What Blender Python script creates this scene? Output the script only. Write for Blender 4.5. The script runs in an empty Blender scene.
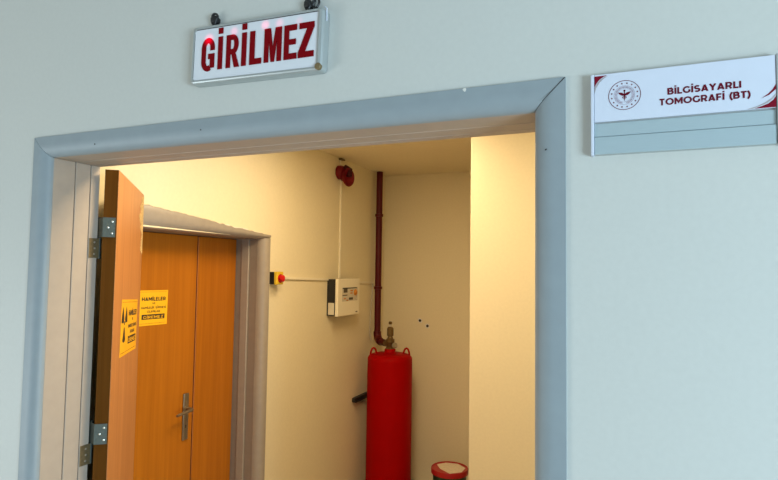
import bpy, bmesh, math, random
from mathutils import Vector, Matrix
random.seed(7)
SC = bpy.context.scene
COL = SC.collection
PI = math.pi

# ------------------------------------------------------------------ camera
cd = bpy.data.cameras.new('camera')
cam = bpy.data.objects.new('camera', cd)
COL.objects.link(cam)
cd.sensor_fit = 'HORIZONTAL'
cd.sensor_width = 36.0
cd.lens = 560.0 / 778.0 * 36.0
cd.clip_start = 0.05
yaw, pit, rol = math.radians(-22.910), math.radians(3.0588), math.radians(0.8495)
fwd = Vector((math.sin(yaw), math.cos(yaw), 0))
rgt = Vector((math.cos(yaw), -math.sin(yaw), 0))
up0 = Vector((0, 0, 1))
fw = fwd * math.cos(pit) + up0 * math.sin(pit)
u1 = up0 * math.cos(pit) - fwd * math.sin(pit)
r2 = rgt * math.cos(rol) + u1 * math.sin(rol)
u2 = u1 * math.cos(rol) - rgt * math.sin(rol)
cam.matrix_world = Matrix(((r2.x, u2.x, -fw.x, 0.0), (r2.y, u2.y, -fw.y, -1.1),
                           (r2.z, u2.z, -fw.z, 1.75), (0, 0, 0, 1)))
SC.camera = cam

# ------------------------------------------------------------------ world, lights, exposure
world = bpy.data.worlds.new('world')
SC.world = world
world.use_nodes = True
bg = world.node_tree.nodes['Background']
bg.inputs[0].default_value = (0.92, 0.99, 0.94, 1)
bg.inputs[1].default_value = 0.30


def area(name, loc, target, sx, sy, power, color):
    l = bpy.data.lights.new(name, 'AREA')
    l.shape = 'RECTANGLE'
    l.size, l.size_y = sx, sy
    l.energy = power
    l.color = color
    o = bpy.data.objects.new(name, l)
    COL.objects.link(o)
    o.location = loc
    o.rotation_euler = (Vector(target) - Vector(loc)).to_track_quat('-Z', 'Y').to_euler()
    return o


area('hall_window_and_fill', (3.4, -2.5, 0.8), (0.3, 0, 1.2), 1.8, 1.4, 205, (0.61, 0.83, 1.0))
area('hall_window_and_fill', (-4.0, -2.4, 0.8), (-1.6, 0, 1.0), 1.6, 1.4, 54, (0.86, 0.96, 1.0))  # unseen fill light, no window, added to brighten the hall wall's left side
for lx, ly, lz, lp in ((-0.80, 0.50, 2.55, 26), (-1.15, 1.46, 2.55, 14)):      # flat ceiling lamp, then an unseen one added to lift left wall and alcove
    area('room_lamp_and_fill', (lx, ly, lz), (lx, ly, 0), 0.45, 0.45, lp, (1.0, 0.755, 0.45))
SC.view_settings.view_transform = 'Standard'
SC.view_settings.look = 'None'
SC.view_settings.gamma = 1.0
SC.view_settings.exposure = 0.0
SC.view_settings.use_curve_mapping = False


# ------------------------------------------------------------------ materials
def s2l(c):
    return tuple((x / 12.92 if x <= 0.04045 else ((x + 0.055) / 1.055) ** 2.4) for x in c)


def mat(name, col, rough=0.5, metal=0.0, var=0.06, scale=40.0, bump=0.0, coat=0.0, emit=None, estr=0.0,
        stretch=(1, 1, 1), spec=0.5):
    """plain paint / plastic / metal: base colour with a little procedural mottling and bump"""
    m = bpy.data.materials.new(name)
    m.use_nodes = True
    nt = m.node_tree
    b = nt.nodes['Principled BSDF']
    tc = nt.nodes.new('ShaderNodeTexCoord')
    mp = nt.nodes.new('ShaderNodeMapping')
    mp.inputs['Scale'].default_value = stretch
    nz = nt.nodes.new('ShaderNodeTexNoise')
    nz.inputs['Scale'].default_value = scale
    nz.inputs['Detail'].default_value = 4
    rp = nt.nodes.new('ShaderNodeValToRGB')
    rp.color_ramp.elements[0].position = 0.3
    rp.color_ramp.elements[1].position = 0.7
    rp.color_ramp.elements[0].color = tuple(c * (1 - var) for c in col) + (1,)
    rp.color_ramp.elements[1].color = tuple(min(1, c * (1 + var)) for c in col) + (1,)
    nt.links.new(tc.outputs['Object'], mp.inputs[0])
    nt.links.new(mp.outputs[0], nz.inputs['Vector'])
    nt.links.new(nz.outputs['Fac'], rp.inputs[0])
    nt.links.new(rp.outputs[0], b.inputs['Base Color'])
    b.inputs['Roughness'].default_value = rough
    b.inputs['Metallic'].default_value = metal
    b.inputs['Coat Weight'].default_value = coat
    b.inputs['Specular IOR Level'].default_value = spec
    if bump:
        bp = nt.nodes.new('ShaderNodeBump')
        bp.inputs['Strength'].default_value = bump
        bp.inputs['Distance'].default_value = 0.002
        nt.links.new(nz.outputs['Fac'], bp.inputs['Height'])
        nt.links.new(bp.outputs[0], b.inputs['Normal'])
    if emit:
        b.inputs['Emission Color'].default_value = tuple(emit) + (1,)
        b.inputs['Emission Strength'].default_value = estr
    return m


def wood(name, dark, light, rough=0.42, spec=0.35):
    m = bpy.data.materials.new(name)
    m.use_nodes = True
    nt = m.node_tree
    b = nt.nodes['Principled BSDF']
    tc = nt.nodes.new('ShaderNodeTexCoord')
    mp = nt.nodes.new('ShaderNodeMapping')
    mp.inputs['Scale'].default_value = (55, 55, 1.3)
    n1 = nt.nodes.new('ShaderNodeTexNoise')
    n1.inputs['Scale'].default_value = 1.0
    n1.inputs['Detail'].default_value = 6
    n1.inputs['Distortion'].default_value = 0.6
    mp2 = nt.nodes.new('ShaderNodeMapping')
    mp2.inputs['Scale'].default_value = (7, 7, 0.5)
    n2 = nt.nodes.new('ShaderNodeTexNoise')
    n2.inputs['Scale'].default_value = 1.0
    n2.inputs['Detail'].default_value = 3
    mx = nt.nodes.new('ShaderNodeMath')
    mx.operation = 'MULTIPLY_ADD'
    mx.inputs[1].default_value = 0.6
    ad = nt.nodes.new('ShaderNodeMath')
    ad.operation = 'MULTIPLY'
    ad.inputs[1].default_value = 0.4
    rp = nt.nodes.new('ShaderNodeValToRGB')
    rp.color_ramp.elements[0].position = 0.33
    rp.color_ramp.elements[1].position = 0.66
    rp.color_ramp.elements[0].color = tuple(dark) + (1,)
    rp.color_ramp.elements[1].color = tuple(light) + (1,)
    nt.links.new(tc.outputs['Object'], mp.inputs[0])
    nt.links.new(tc.outputs['Object'], mp2.inputs[0])
    nt.links.new(mp.outputs[0], n1.inputs['Vector'])
    nt.links.new(mp2.outputs[0], n2.inputs['Vector'])
    nt.links.new(n2.outputs['Fac'], ad.inputs[0])
    nt.links.new(n1.outputs['Fac'], mx.inputs[0])
    nt.links.new(ad.outputs[0], mx.inputs[2])
    nt.links.new(mx.outputs[0], rp.inputs[0])
    nt.links.new(rp.outputs[0], b.inputs['Base Color'])
    b.inputs['Roughness'].default_value = rough
    b.inputs['Specular IOR Level'].default_value = spec
    return m


M = {}
M['hall_paint'] = mat('hall_wall_paint', (0.585, 0.60, 0.565), 0.55, var=0.015, scale=90, bump=0.12)
M['room_paint'] = mat('cream_wall_paint', (0.80, 0.72, 0.50), 0.6, var=0.02, scale=70, bump=0.12)
M['hall_ceiling'] = mat('hall_ceiling_paint', (0.5, 0.5, 0.48), 0.8, var=0.02)
M['pillar_paint'] = M['room_paint']
M['ceil_paint'] = mat('ceiling_paint', (0.84, 0.755, 0.53), 0.7, var=0.02, scale=50, bump=0.1)
M['floor'] = mat('floor_vinyl', (0.46, 0.41, 0.34), 0.4, var=0.08, scale=18)
M['casing'] = mat('blue_grey_gloss_paint', (0.275, 0.325, 0.35), 0.5, var=0.03, scale=25, bump=0.06)
M['jamb'] = mat('beige_jamb_paint', (0.42, 0.355, 0.29), 0.55, var=0.03, scale=30, bump=0.05)
M['casing_in'] = mat('inner_frame_paint', (0.34, 0.30, 0.25), 0.35, var=0.04, scale=30, bump=0.08)
M['jamb_in'] = mat('inner_jamb_paint', (0.27, 0.23, 0.19), 0.4, var=0.04, scale=30)
M['groove'] = mat('dark_groove', (0.03, 0.025, 0.02), 0.8)
M['chip'] = mat('bare_plaster', (0.78, 0.76, 0.70), 0.9, var=0.1, scale=200)
M['leaf'] = wood('door_veneer', (0.41, 0.165, 0.048), (0.56, 0.25, 0.082))
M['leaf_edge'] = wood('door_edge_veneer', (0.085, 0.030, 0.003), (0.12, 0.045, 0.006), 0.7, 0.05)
M['dd'] = wood('inner_door_veneer', (0.35, 0.104, 0.003), (0.46, 0.148, 0.007))
M['chipboard'] = mat('bare_chipboard', (0.60, 0.42, 0.18), 0.9, var=0.5, scale=160, bump=0.6)
M['seam'] = mat('door_edge_lipping', (0.06, 0.006, 0.004), 0.6)
M['steel'] = mat('zinc_hinge_steel', (0.105, 0.125, 0.11), 0.55, 0.5, var=0.12, scale=120)
M['brass'] = mat('yellowed_hinge_steel', (0.26, 0.195, 0.10), 0.5, 0.6, var=0.15, scale=120)
M['screw'] = mat('screw_steel', (0.75, 0.72, 0.62), 0.3, 0.8)
M['handle'] = mat('satin_nickel', (0.27, 0.22, 0.15), 0.4, 0.8, var=0.05)
M['yellow'] = mat('yellow_notice', (0.92, 0.47, 0.010), 0.5, var=0.02)
M['black'] = mat('black_print', (0.012, 0.011, 0.010), 0.6)
M['alu'] = mat('aluminium_profile', (0.46, 0.50, 0.50), 0.38, 0.5, var=0.02, stretch=(1, 20, 20))
M['alu_flat'] = mat('aluminium_insert', (0.43, 0.54, 0.58), 0.42, 0.25, var=0.02, stretch=(1, 20, 20))
M['panel_white'] = mat('white_sign_panel', (0.65, 0.70, 0.81), 0.4, var=0.01)
M['maroon'] = mat('dark_red_print', (0.13, 0.006, 0.02), 0.6, spec=0.1)
M['maroon_dk'] = mat('maroon_print', (0.20, 0.006, 0.02), 0.6, spec=0.1)
M['sw_grey'] = mat('pinkish_grey_print', (0.42, 0.40, 0.42), 0.5)
M['emb_soft'] = mat('greyed_red_print', (0.36, 0.27, 0.34), 0.5)
M['red_letter'] = mat('red_letter_film', (0.22, 0.002, 0.006), 0.6, var=0.03, spec=0.1)
M['black_pl'] = mat('black_plastic', (0.012, 0.012, 0.013), 0.45)
M['white_pl'] = mat('cream_white_plastic', (0.86, 0.80, 0.62), 0.4, var=0.015)
M['conduit'] = mat('conduit_plastic', (0.82, 0.76, 0.58), 0.45, var=0.02)
M['es_yellow'] = mat('yellow_plastic', (0.72, 0.50, 0.03), 0.4)
M['es_red'] = mat('red_plastic', (0.55, 0.008, 0.012), 0.3)
M['horn_red'] = mat('dark_red_plastic', (0.16, 0.003, 0.007), 0.5, spec=0.25)
M['horn_dk'] = mat('black_red_plastic', (0.045, 0.003, 0.005), 0.6, spec=0.2)
M['pipe'] = mat('maroon_pipe_paint', (0.085, 0.003, 0.006), 0.45, var=0.08, spec=0.25)
M['cyl'] = mat('red_cylinder_paint', (0.36, 0.0004, 0.0006), 0.5, var=0.04, scale=8, spec=0.06)
M['valve'] = mat('brass_valve', (0.19, 0.125, 0.05), 0.4, 0.8, var=0.15, scale=90)
M['gauge'] = mat('gauge_face', (0.34, 0.31, 0.24), 0.3, 0.5)
M['rail'] = mat('black_steel_rail', (0.02, 0.02, 0.022), 0.45, 0.3)
M['sheet'] = mat('paper_label', (0.62, 0.58, 0.46), 0.7, var=0.05)
M['display'] = mat('dark_display', (0.05, 0.035, 0.02), 0.3)
M['orange'] = mat('orange_dial', (0.55, 0.20, 0.02), 0.4)
M['pail'] = mat('dark_green_pail', (0.012, 0.055, 0.022), 0.4)
M['pail_lid'] = mat('red_pail_lid', (0.40, 0.008, 0.012), 0.35)
M['pail_paper'] = mat('pale_lid_label', (0.78, 0.70, 0.55), 0.6, var=0.08, scale=60)
M['cable'] = mat('grey_cable', (0.55, 0.50, 0.40), 0.5)


def led_glow(base, spots, tint, strength, rough, spec=0.5):
    """acrylic lit from behind by small red LEDs: each spot (local position, radius, gain) glows through"""
    m = bpy.data.materials.new('backlit_acrylic')
    m.use_nodes = True
    nt = m.node_tree
    b = nt.nodes['Principled BSDF']
    b.inputs['Base Color'].default_value = tuple(base) + (1,)
    b.inputs['Roughness'].default_value = rough
    b.inputs['Specular IOR Level'].default_value = spec
    tc = nt.nodes.new('ShaderNodeTexCoord')
    total = None
    for p, r, gain in spots:
        ds = nt.nodes.new('ShaderNodeVectorMath')
        ds.operation = 'DISTANCE'
        ds.inputs[1].default_value = p
        nt.links.new(tc.outputs['Object'], ds.inputs[0])
        mr = nt.nodes.new('ShaderNodeMapRange')
        mr.interpolation_type = 'SMOOTHERSTEP'
        mr.inputs['From Min'].default_value = 0.0
        mr.inputs['From Max'].default_value = r
        mr.inputs['To Min'].default_value = gain
        mr.inputs['To Max'].default_value = 0.0
        nt.links.new(ds.outputs['Value'], mr.inputs['Value'])
        if total is None:
            total = mr.outputs[0]
        else:
            a = nt.nodes.new('ShaderNodeMath')
            nt.links.new(total, a.inputs[0])
            nt.links.new(mr.outputs[0], a.inputs[1])
            total = a.outputs[0]
    sm = nt.nodes.new('ShaderNodeMath')
    sm.operation = 'MULTIPLY'
    sm.inputs[1].default_value = strength
    nt.links.new(total, sm.inputs[0])
    b.inputs['Emission Color'].default_value = tuple(tint) + (1,)
    nt.links.new(sm.outputs[0], b.inputs['Emission Strength'])
    return m




# ------------------------------------------------------------------ mesh helpers
def bm_box(bm, p0, p1, rot=None, piv=None):
    x0, y0, z0 = [min(a, b) for a, b in zip(p0, p1)]
    x1, y1, z1 = [max(a, b) for a, b in zip(p0, p1)]
    vs = [bm.verts.new(v) for v in ((x0, y0, z0), (x1, y0, z0), (x1, y1, z0), (x0, y1, z0),
                                    (x0, y0, z1), (x1, y0, z1), (x1, y1, z1), (x0, y1, z1))]
    for f in ((0, 3, 2, 1), (4, 5, 6, 7), (0, 1, 5, 4), (1, 2, 6, 5), (2, 3, 7, 6), (3, 0, 4, 7)):
        bm.faces.new([vs[i] for i in f])
    return vs


def box(p0, p1, bevel=0.0, seg=2):
    bm = bmesh.new()
    bm_box(bm, p0, p1)
    if bevel:
        bmesh.ops.bevel(bm, geom=list(bm.edges), offset=bevel, segments=seg, profile=0.5, affect='EDGES')
    return bm


def loft(rings, closed_ring=True, cap=True):
    bm = bmesh.new()
    R = [[bm.verts.new(p) for p in ring] for ring in rings]
    n = len(R[0])
    for a, b in zip(R[:-1], R[1:]):
        for i in range(n if closed_ring else n - 1):
            j = (i + 1) % n
            bm.faces.new((a[i], a[j], b[j], b[i]))
    if cap:
        bm.faces.new(list(reversed(R[0])))
        bm.faces.new(R[-1])
    bmesh.ops.recalc_face_normals(bm, faces=bm.faces)
    return bm


def frame_axes(d):
    d = Vector(d).normalized()
    a = Vector((0, 0, 1)) if abs(d.z) < 0.9 else Vector((1, 0, 0))
    s = d.cross(a).normalized()
    return d, s, s.cross(d).normalized()


def tube(pts, r, n=12, bm=None):
    pts = [Vector(p) for p in pts]
    rr = r if isinstance(r, (list, tuple)) else [r] * len(pts)
    rings = []
    s = None
    for i, p in enumerate(pts):
        d = (pts[min(i + 1, len(pts) - 1)] - pts[max(i - 1, 0)]).normalized()
        if s is None:
            d, s, t = frame_axes(d)
        else:
            s = (s - d * s.dot(d)).normalized()
            t = s.cross(d).normalized()
        rings.append([p + (s * math.cos(2 * PI * k / n) + t * math.sin(2 * PI * k / n)) * rr[i] for k in range(n)])
    b = loft(rings)
    if bm is None:
        return b
    merge(bm, b)
    return bm


def merge(bm, b):
    me = bpy.data.meshes.new('tmp')
    b.to_mesh(me)
    b.free()
    bm.from_mesh(me)
    bpy.data.meshes.remove(me)
    return bm


def lathe(c, prof, axis=(0, 0, 1), n=32):
    d, s, t = frame_axes(axis)
    c = Vector(c)
    rings = [[c + d * h + (s * math.cos(2 * PI * k / n) + t * math.sin(2 * PI * k / n)) * max(r, 1e-4) for k in range(n)]
             for r, h in prof]
    return loft(rings)


def prism(pts2, o, ex, ey, depth):
    """polygon in the plane o + ex*u + ey*v, given thickness along the plane's normal ex x ey"""
    o, ex, ey = Vector(o), Vector(ex).normalized(), Vector(ey).normalized()
    nrm = ex.cross(ey)
    bm = bmesh.new()
    a = [bm.verts.new(o + ex * u + ey * v) for u, v in pts2]
    b = [bm.verts.new(o + ex * u + ey * v + nrm * depth) for u, v in pts2]
    k = len(a)
    bm.faces.new(a[::-1])
    bm.faces.new(b)
    for i in range(k):
        bm.faces.new((a[i], a[(i + 1) % k], b[(i + 1) % k], b[i]))
    bmesh.ops.recalc_face_normals(bm, faces=bm.faces)
    return bm


def ring2(r0, r1, o, ex, ey, depth, n=48):
    o, ex, ey = Vector(o), Vector(ex).normalized(), Vector(ey).normalized()
    nrm = ex.cross(ey)
    rings = []
    for r, h in ((r0, 0), (r1, 0), (r1, depth), (r0, depth), (r0, 0)):
        rings.append([o + nrm * h + (ex * math.cos(2 * PI * k / n) + ey * math.sin(2 * PI * k / n)) * r for k in range(n)])
    return loft(rings, cap=False)


def link(name, me, material, parent, origin, smooth):
    o = bpy.data.objects.new(name, me)
    if material:
        me.materials.append(material)
    COL.objects.link(o)
    if parent is not None:
        o.parent = parent
    else:
        o.location = origin
    if smooth:
        for p in me.polygons:
            p.use_smooth = True
        mod = o.modifiers.new('edge_split', 'EDGE_SPLIT')
        mod.split_angle = math.radians(38)
    return o


def root_loc(p):
    while p.parent is not None:
        p = p.parent
    return Vector(p.location)


def obj(name, bm, material, parent=None, origin=(0, 0, 0), smooth=False):
    """bm holds world coordinates; the object's origin is its thing's base"""
    org = root_loc(parent) if parent is not None else Vector(origin)
    bmesh.ops.translate(bm, verts=bm.verts, vec=-org)
    me = bpy.data.meshes.new(name)
    bm.to_mesh(me)
    bm.free()
    return link(name, me, material, parent, org, smooth)


def tag(o, label, cat, group=None, kind=None):
    o['label'] = label
    o['category'] = cat
    if group:
        o['group'] = group
    if kind:
        o['kind'] = kind
    return o


def thing(name, loc, label, cat, group=None, kind=None):
    o = bpy.data.objects.new(name, None)
    o.empty_display_size = 0.05
    COL.objects.link(o)
    o.location = loc
    return tag(o, label, cat, group, kind)


def arcp(cx, cy, rx, ry, a0, a1, n=10):
    return [(cx + rx * math.cos(math.radians(a0 + (a1 - a0) * i / n)), cy + ry * math.sin(math.radians(a0 + (a1 - a0) * i / n))) for i in range(n + 1)]


# centre lines of plain geometric capitals: (advance width, [open or closed strokes]); cap height 1
GLYPH = {
    ' ': (0.32, []),
    'A': (0.80, [[(0.09, 0.0), (0.40, 0.97)], [(0.71, 0.0), (0.40, 0.97)], [(0.20, 0.25), (0.60, 0.25)]]),
    'B': (0.72, [[(0.10, 0.0), (0.10, 1.0)], [(0.10, 0.91), (0.40, 0.91)] + arcp(0.40, 0.715, 0.18, 0.195, 90, -90) + [(0.10, 0.52)],
                 [(0.40, 0.52)] + arcp(0.42, 0.305, 0.21, 0.215, 90, -90) + [(0.10, 0.09)]]),
    'E': (0.62, [[(0.58, 0.91), (0.10, 0.91), (0.10, 0.09), (0.59, 0.09)], [(0.10, 0.51), (0.53, 0.51)]]),
    'F': (0.60, [[(0.58, 0.91), (0.10, 0.91), (0.10, 0.0)], [(0.10, 0.48), (0.53, 0.48)]]),
    'G': (0.86, [arcp(0.47, 0.5, 0.38, 0.41, 42, 318, 20) + [(0.76, 0.26), (0.76, 0.50)]]),
    'H': (0.80, [[(0.10, 0), (0.10, 1)], [(0.70, 0), (0.70, 1)], [(0.10, 0.5), (0.70, 0.5)]]),
    'I': (0.20, [[(0.10, 0), (0.10, 1)]]),
    'İ': (0.20, [[(0.10, 0), (0.10, 1)], [(0.10, 1.12), (0.10, 1.32)]]),
    'K': (0.76, [[(0.10, 0), (0.10, 1)], [(0.10, 0.36), (0.66, 0.98)], [(0.32, 0.58), (0.68, 0.02)]]),
    'L': (0.52, [[(0.10, 1.0), (0.10, 0.09), (0.55, 0.09)]]),
    'M': (0.98, [[(0.10, 0), (0.10, 1)], [(0.88, 0), (0.88, 1)], [(0.12, 0.94), (0.49, 0.30), (0.86, 0.94)]]),
    'N': (0.84, [[(0.10, 0), (0.10, 1)], [(0.74, 0), (0.74, 1)], [(0.12, 0.95), (0.72, 0.05)]]),
    'O': (0.96, ['C', arcp(0.48, 0.5, 0.40, 0.41, 0, 360, 28)]),
    'P': (0.70, [[(0.10, 0.0), (0.10, 0.91), (0.38, 0.91)] + arcp(0.40, 0.64, 0.22, 0.27, 90, -90) + [(0.12, 0.37)]]),
    'R': (0.74, [[(0.10, 0.0), (0.10, 0.91), (0.38, 0.91)] + arcp(0.40, 0.66, 0.22, 0.25, 90, -90) + [(0.12, 0.41)], [(0.42, 0.40), (0.64, 0.02)]]),
    'S': (0.68, [arcp(0.34, 0.70, 0.25, 0.21, 35, 270, 12) + arcp(0.34, 0.30, 0.26, 0.21, 85, -145, 12)]),
    'Ş': (0.68, [arcp(0.34, 0.70, 0.25, 0.21, 35, 270, 12) + arcp(0.34, 0.30, 0.26, 0.21, 85, -145, 12), [(0.36, -0.05), (0.34, -0.30)]]),
    'T': (0.66, [[(0.02, 0.91), (0.64, 0.91)], [(0.33, 0.91), (0.33, 0.0)]]),
    'Ü': (0.80, [[(0.10, 1.0), (0.10, 0.40)] + arcp(0.40, 0.39, 0.30, 0.30, 180, 360, 12) + [(0.70, 1.0)], [(0.27, 1.12), (0.27, 1.30)], [(0.53, 1.12), (0.53, 1.30)]]),
    'V': (0.80, [[(0.08, 1.0), (0.40, 0.05)], [(0.72, 1.0), (0.40, 0.05)]]),
    'Y': (0.76, [[(0.07, 1.0), (0.38, 0.46)], [(0.69, 1.0), (0.38, 0.46)], [(0.38, 0.50), (0.38, 0.0)]]),
    'Z': (0.70, [[(0.04, 0.91), (0.60, 0.91), (0.10, 0.09), (0.66, 0.09)]]),
    '(': (0.32, [arcp(0.62, 0.42, 0.50, 0.70, 125, 235, 10)]),
    ')': (0.32, [arcp(-0.30, 0.42, 0.50, 0.70, 55, -55, 10)]),
}


def ribbon(pts, t, closed=False):
    """both edges of a stroke of width t with mitred bends"""
    P = [Vector(p) for p in pts]
    L, R = [], []
    n = len(P)
    for i in range(n):
        a = P[i] - P[i - 1] if (i > 0 or closed) else P[1] - P[0]
        if closed and i == 0:
            a = P[0] - P[-2]
        b = P[i + 1] - P[i] if i < n - 1 else (P[1] - P[0] if closed else P[-1] - P[-2])
        a, b = a.normalized(), b.normalized()
        na, nb = Vector((-a.y, a.x)), Vector((-b.y, b.x))
        m = (na + nb)
        m = m.normalized() if m.length > 1e-4 else na
        k = min(1.0 / max(m.dot(na), 0.3), 2.2)
        L.append(P[i] + m * (t / 2 * k))
        R.append(P[i] - m * (t / 2 * k))
    return L, R


def letters(s, o, ex, ey, width, cap, depth=0.0004, weight=0.225, gap=0.13):
    """plain capitals fitted to a width and cap height on the plane o, ex, ey (baseline starts at o)"""
    o, ex, ey = Vector(o), Vector(ex).normalized(), Vector(ey).normalized()
    tot = sum(GLYPH[c][0] for c in s) + gap * (len(s) - 1)
    bm = bmesh.new()
    x, lay = 0.0, 0
    for c in s:
        w, strokes = GLYPH[c]
        closed = False
        for st in strokes:
            if st == 'C':
                closed = True
                continue
            lay += 1
            d = depth * (1 + 0.01 * lay)
            Lp, Rp = ribbon(st, weight, closed)
            f = lambda q: ((x + q.x) / tot * width, q.y * cap)
            for i in range(len(Lp) - 1):
                merge(bm, prism([f(Rp[i]), f(Rp[i + 1]), f(Lp[i + 1]), f(Lp[i])], o, ex, ey, d))
        x += w + gap
    return bm


X, Y, Z = Vector((1, 0, 0)), Vector((0, 1, 0)), Vector((0, 0, 1))

# ------------------------------------------------------------------ setting: shell
CEIL = 2.575
XL = -1.95          # left wall of the inner room
YB = 3.40           # its back wall


def struct(name, bm, material, label, cat):
    return tag(obj(name, bm, material), label, cat, kind='structure')


struct('floor', box((-5.0, -4.5, -0.06), (5.0, 3.6, 0.0)), M['floor'], 'grey vinyl floor running through the doorway', 'floor')
bm = bmesh.new()
bm_box(bm, (-5.0, 0, 0), (-1.585, 0.163, 3.0))
bm_box(bm, (-0.125, 0, 0), (5.0, 0.163, 3.0))
bm_box(bm, (-1.585, 0, 2.10), (-0.125, 0.163, 3.0))
struct('wall_front', bm, M['hall_paint'], 'pale grey green hall wall around the wide doorway', 'wall')
struct('ceiling_hall', box((-5.0, -4.5, 2.72), (5.0, -0.001, 2.80)), M['hall_ceiling'], 'pale ceiling of the hall on this side of the doorway', 'ceiling')
# left wall of the inner room with an opening for the double door
DY0, DY1, DZ = 0.69, 1.63, 1.925
bm = bmesh.new()
bm_box(bm, (XL - 0.16, 0.163, 0), (XL, DY0, CEIL))
bm_box(bm, (XL - 0.16, DY1, 0), (XL, YB, CEIL))
bm_box(bm, (XL - 0.16, DY0, DZ), (XL, DY1, CEIL))
bm_box(bm, (XL, 0.163, 0), (XL + 0.05, 0.60, CEIL))
struct('wall_left', bm, M['room_paint'], 'cream left wall of the inner room with the double door', 'wall')
struct('wall_back', box((XL - 0.16, YB, 0), (1.0, YB + 0.12, CEIL)), M['room_paint'], 'cream back wall behind the red cylinder', 'wall')
struct('wall_right', box((-0.731, 1.70, 0), (0.9, YB, CEIL)), M['room_paint'],
       'brightly lit cream wall projecting at the right of the alcove', 'wall')
struct('wall_side', box((0.9, 0.163, 0), (1.0, YB, CEIL)), M['room_paint'], 'cream right side wall of the inner room', 'wall')
struct('ceiling', box((XL - 0.16, 0.163, CEIL), (1.0, YB + 0.12, CEIL + 0.08)), M['ceil_paint'], 'cream ceiling above the alcove', 'ceiling')
# near-black board, its colour standing in for shade behind the double door leaves
struct('shade_board', box((XL - 0.30, DY0 - 0.2, 0), (XL - 0.26, DY1 + 0.2, CEIL)), M['groove'], 'near-black board painted as unlit space behind the inner double door', 'wall')


# ------------------------------------------------------------------ door frames
def casing_profile(w, back, proud=0.014, a=None):
    """(inward distance, depth) outline of a rounded casing that turns into the jamb"""
    a = a or w * 0.62
    pts = [(0, 0), (0, -proud + 0.004), (0.004, -proud)]
    n = 12
    for i in range(n + 1):
        t = PI / 2 * i / n
        pts.append((w - a + a * math.sin(t), back - (back + proud) * math.cos(t)))
    pts.append((w * 0.8, back))
    return pts


# front frame: outer edges x -1.606..-0.103, top z 2.125
FX0, FX1, FZ = -1.600, -0.1025, 2.1225
WL, WH, WR = 0.053, 0.0575, 0.060
prof = casing_profile(1.0, 0.020, proud=0.006, a=0.66)
fr = thing('trim_1', (-0.85, 0.08, 0), 'blue grey painted frame around the wide front doorway', 'door frame', kind='structure')


def casing_piece(ends):
    """ends: two functions (w, d) -> point, w running 0..1 across the casing"""
    return loft([[Vector(e(w, d)) for w, d in prof] for e in ends])


g = 0.0008
obj('side_casing', casing_piece([lambda w, d: (FX0 + w * WL, d, 0.0), lambda w, d: (FX0 + w * WL, d, FZ - w * WH - g)]), M['casing'], fr, smooth=True)
obj('side_casing', casing_piece([lambda w, d: (FX1 - w * WR, d, 0.0), lambda w, d: (FX1 - w * WR, d, FZ - w * WH - g)]), M['casing'], fr, smooth=True)
obj('head_casing', casing_piece([lambda w, d: (FX0 + w * WL + g, d, FZ - w * WH), lambda w, d: (FX1 - w * WR - g, d, FZ - w * WH)]), M['casing'], fr, smooth=True)
JX0, JX1, JZ = FX0 + WL, FX1 - WR, FZ - WH
for nm, y0, y1 in (('jamb_lining', 0.0205, 0.0905), ('jamb_lining', 0.0935, 0.1435), ('jamb_lining', 0.1465, 0.178)):
    bm = bmesh.new()
    for b in (box((JX0 - 0.022, y0, 0), (JX0, y1, JZ), 0.0012, 1), box((JX1, y0, 0), (JX1 + 0.022, y1, JZ), 0.0012, 1),
              box((JX0 - 0.022, y0, JZ + 0.0002), (JX1 + 0.022, y1, JZ + 0.022), 0.0012, 1)):
        merge(bm, b)
    obj(nm, bm, M['jamb'], fr)
bm = bmesh.new()
bm_box(bm, (JX0 - 0.020, 0.03, 0), (JX0 - 0.004, 0.170, JZ + 0.004))
bm_box(bm, (JX1 + 0.004, 0.03, 0), (JX1 + 0.020, 0.170, JZ + 0.004))
bm_box(bm, (JX0 - 0.004, 0.03, JZ + 0.004), (JX1 + 0.004, 0.170, JZ + 0.020))
o = obj('groove_backing', bm, M['groove'], fr)
o['label'] = 'dark grooves between the jamb strips'
# worn mitre joint at the right corner and small knocks in the paint
bm = prism([(0.0, 0.0), (0.0012, -0.0004), (0.0425, 0.0412), (0.0415, 0.0416)], (FX1 - 0.0435, -0.0064, FZ - 0.0425), X, Z, 0.0006)
obj('mitre_gap', bm, M['groove'], fr)


def blob(c, r, axis, squash=0.3, n=9):
    d, s, t = frame_axes(axis)
    pts = []
    for k in range(n):
        a = 2 * PI * k / n
        q = r * random.uniform(0.6, 1.25)
        pts.append((q * math.cos(a), q * math.sin(a)))
    return prism(pts, Vector(c) - d * 0.0002, s, t, 0.0008)


for (x, y, z, r) in ((-0.138, -0.0066, 1.353, 0.004), (-0.139, -0.0066, 1.985, 0.002), (-1.35, -0.0066, 2.085, 0.0022),
                     (-0.98, -0.0066, 2.094, 0.002)):
    obj('paint_chip', blob((x, y, z), r, (0, -1, 0)), M['groove'], fr)
obj('paint_chip', blob((-0.30, -0.0066, FZ - 0.003), 0.004, (0, -1, 0)), M['chip'], fr)

# inner double door frame, in the left wall (x = XL), facing +x
fr2 = thing('trim_2', (XL, 1.2, 0), 'worn grey brown frame around the inner double door', 'door frame', kind='structure')
IY0, IY1 = 0.70, 1.615     # jamb faces
IZ = 1.919                 # soffit
OY0, OY1 = 0.640, 1.675
p2 = casing_profile(0.060, 0.03, proud=0.020, a=0.040)


def cas2(w0):
    k = w0 / 0.060
    return [(w * k, d) for w, d in p2]


# side casings
for side in (0, 1):
    rings = []
    for z in (0.0, 1.925):
        if side:
            rings.append([Vector((XL - d, OY1 - w, z)) for w, d in p2])
        else:
            rings.append([Vector((XL - d, OY0 + w, z)) for w, d in p2])
    obj('side_casing', loft(rings), M['casing_in'], fr2, smooth=True)
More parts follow.
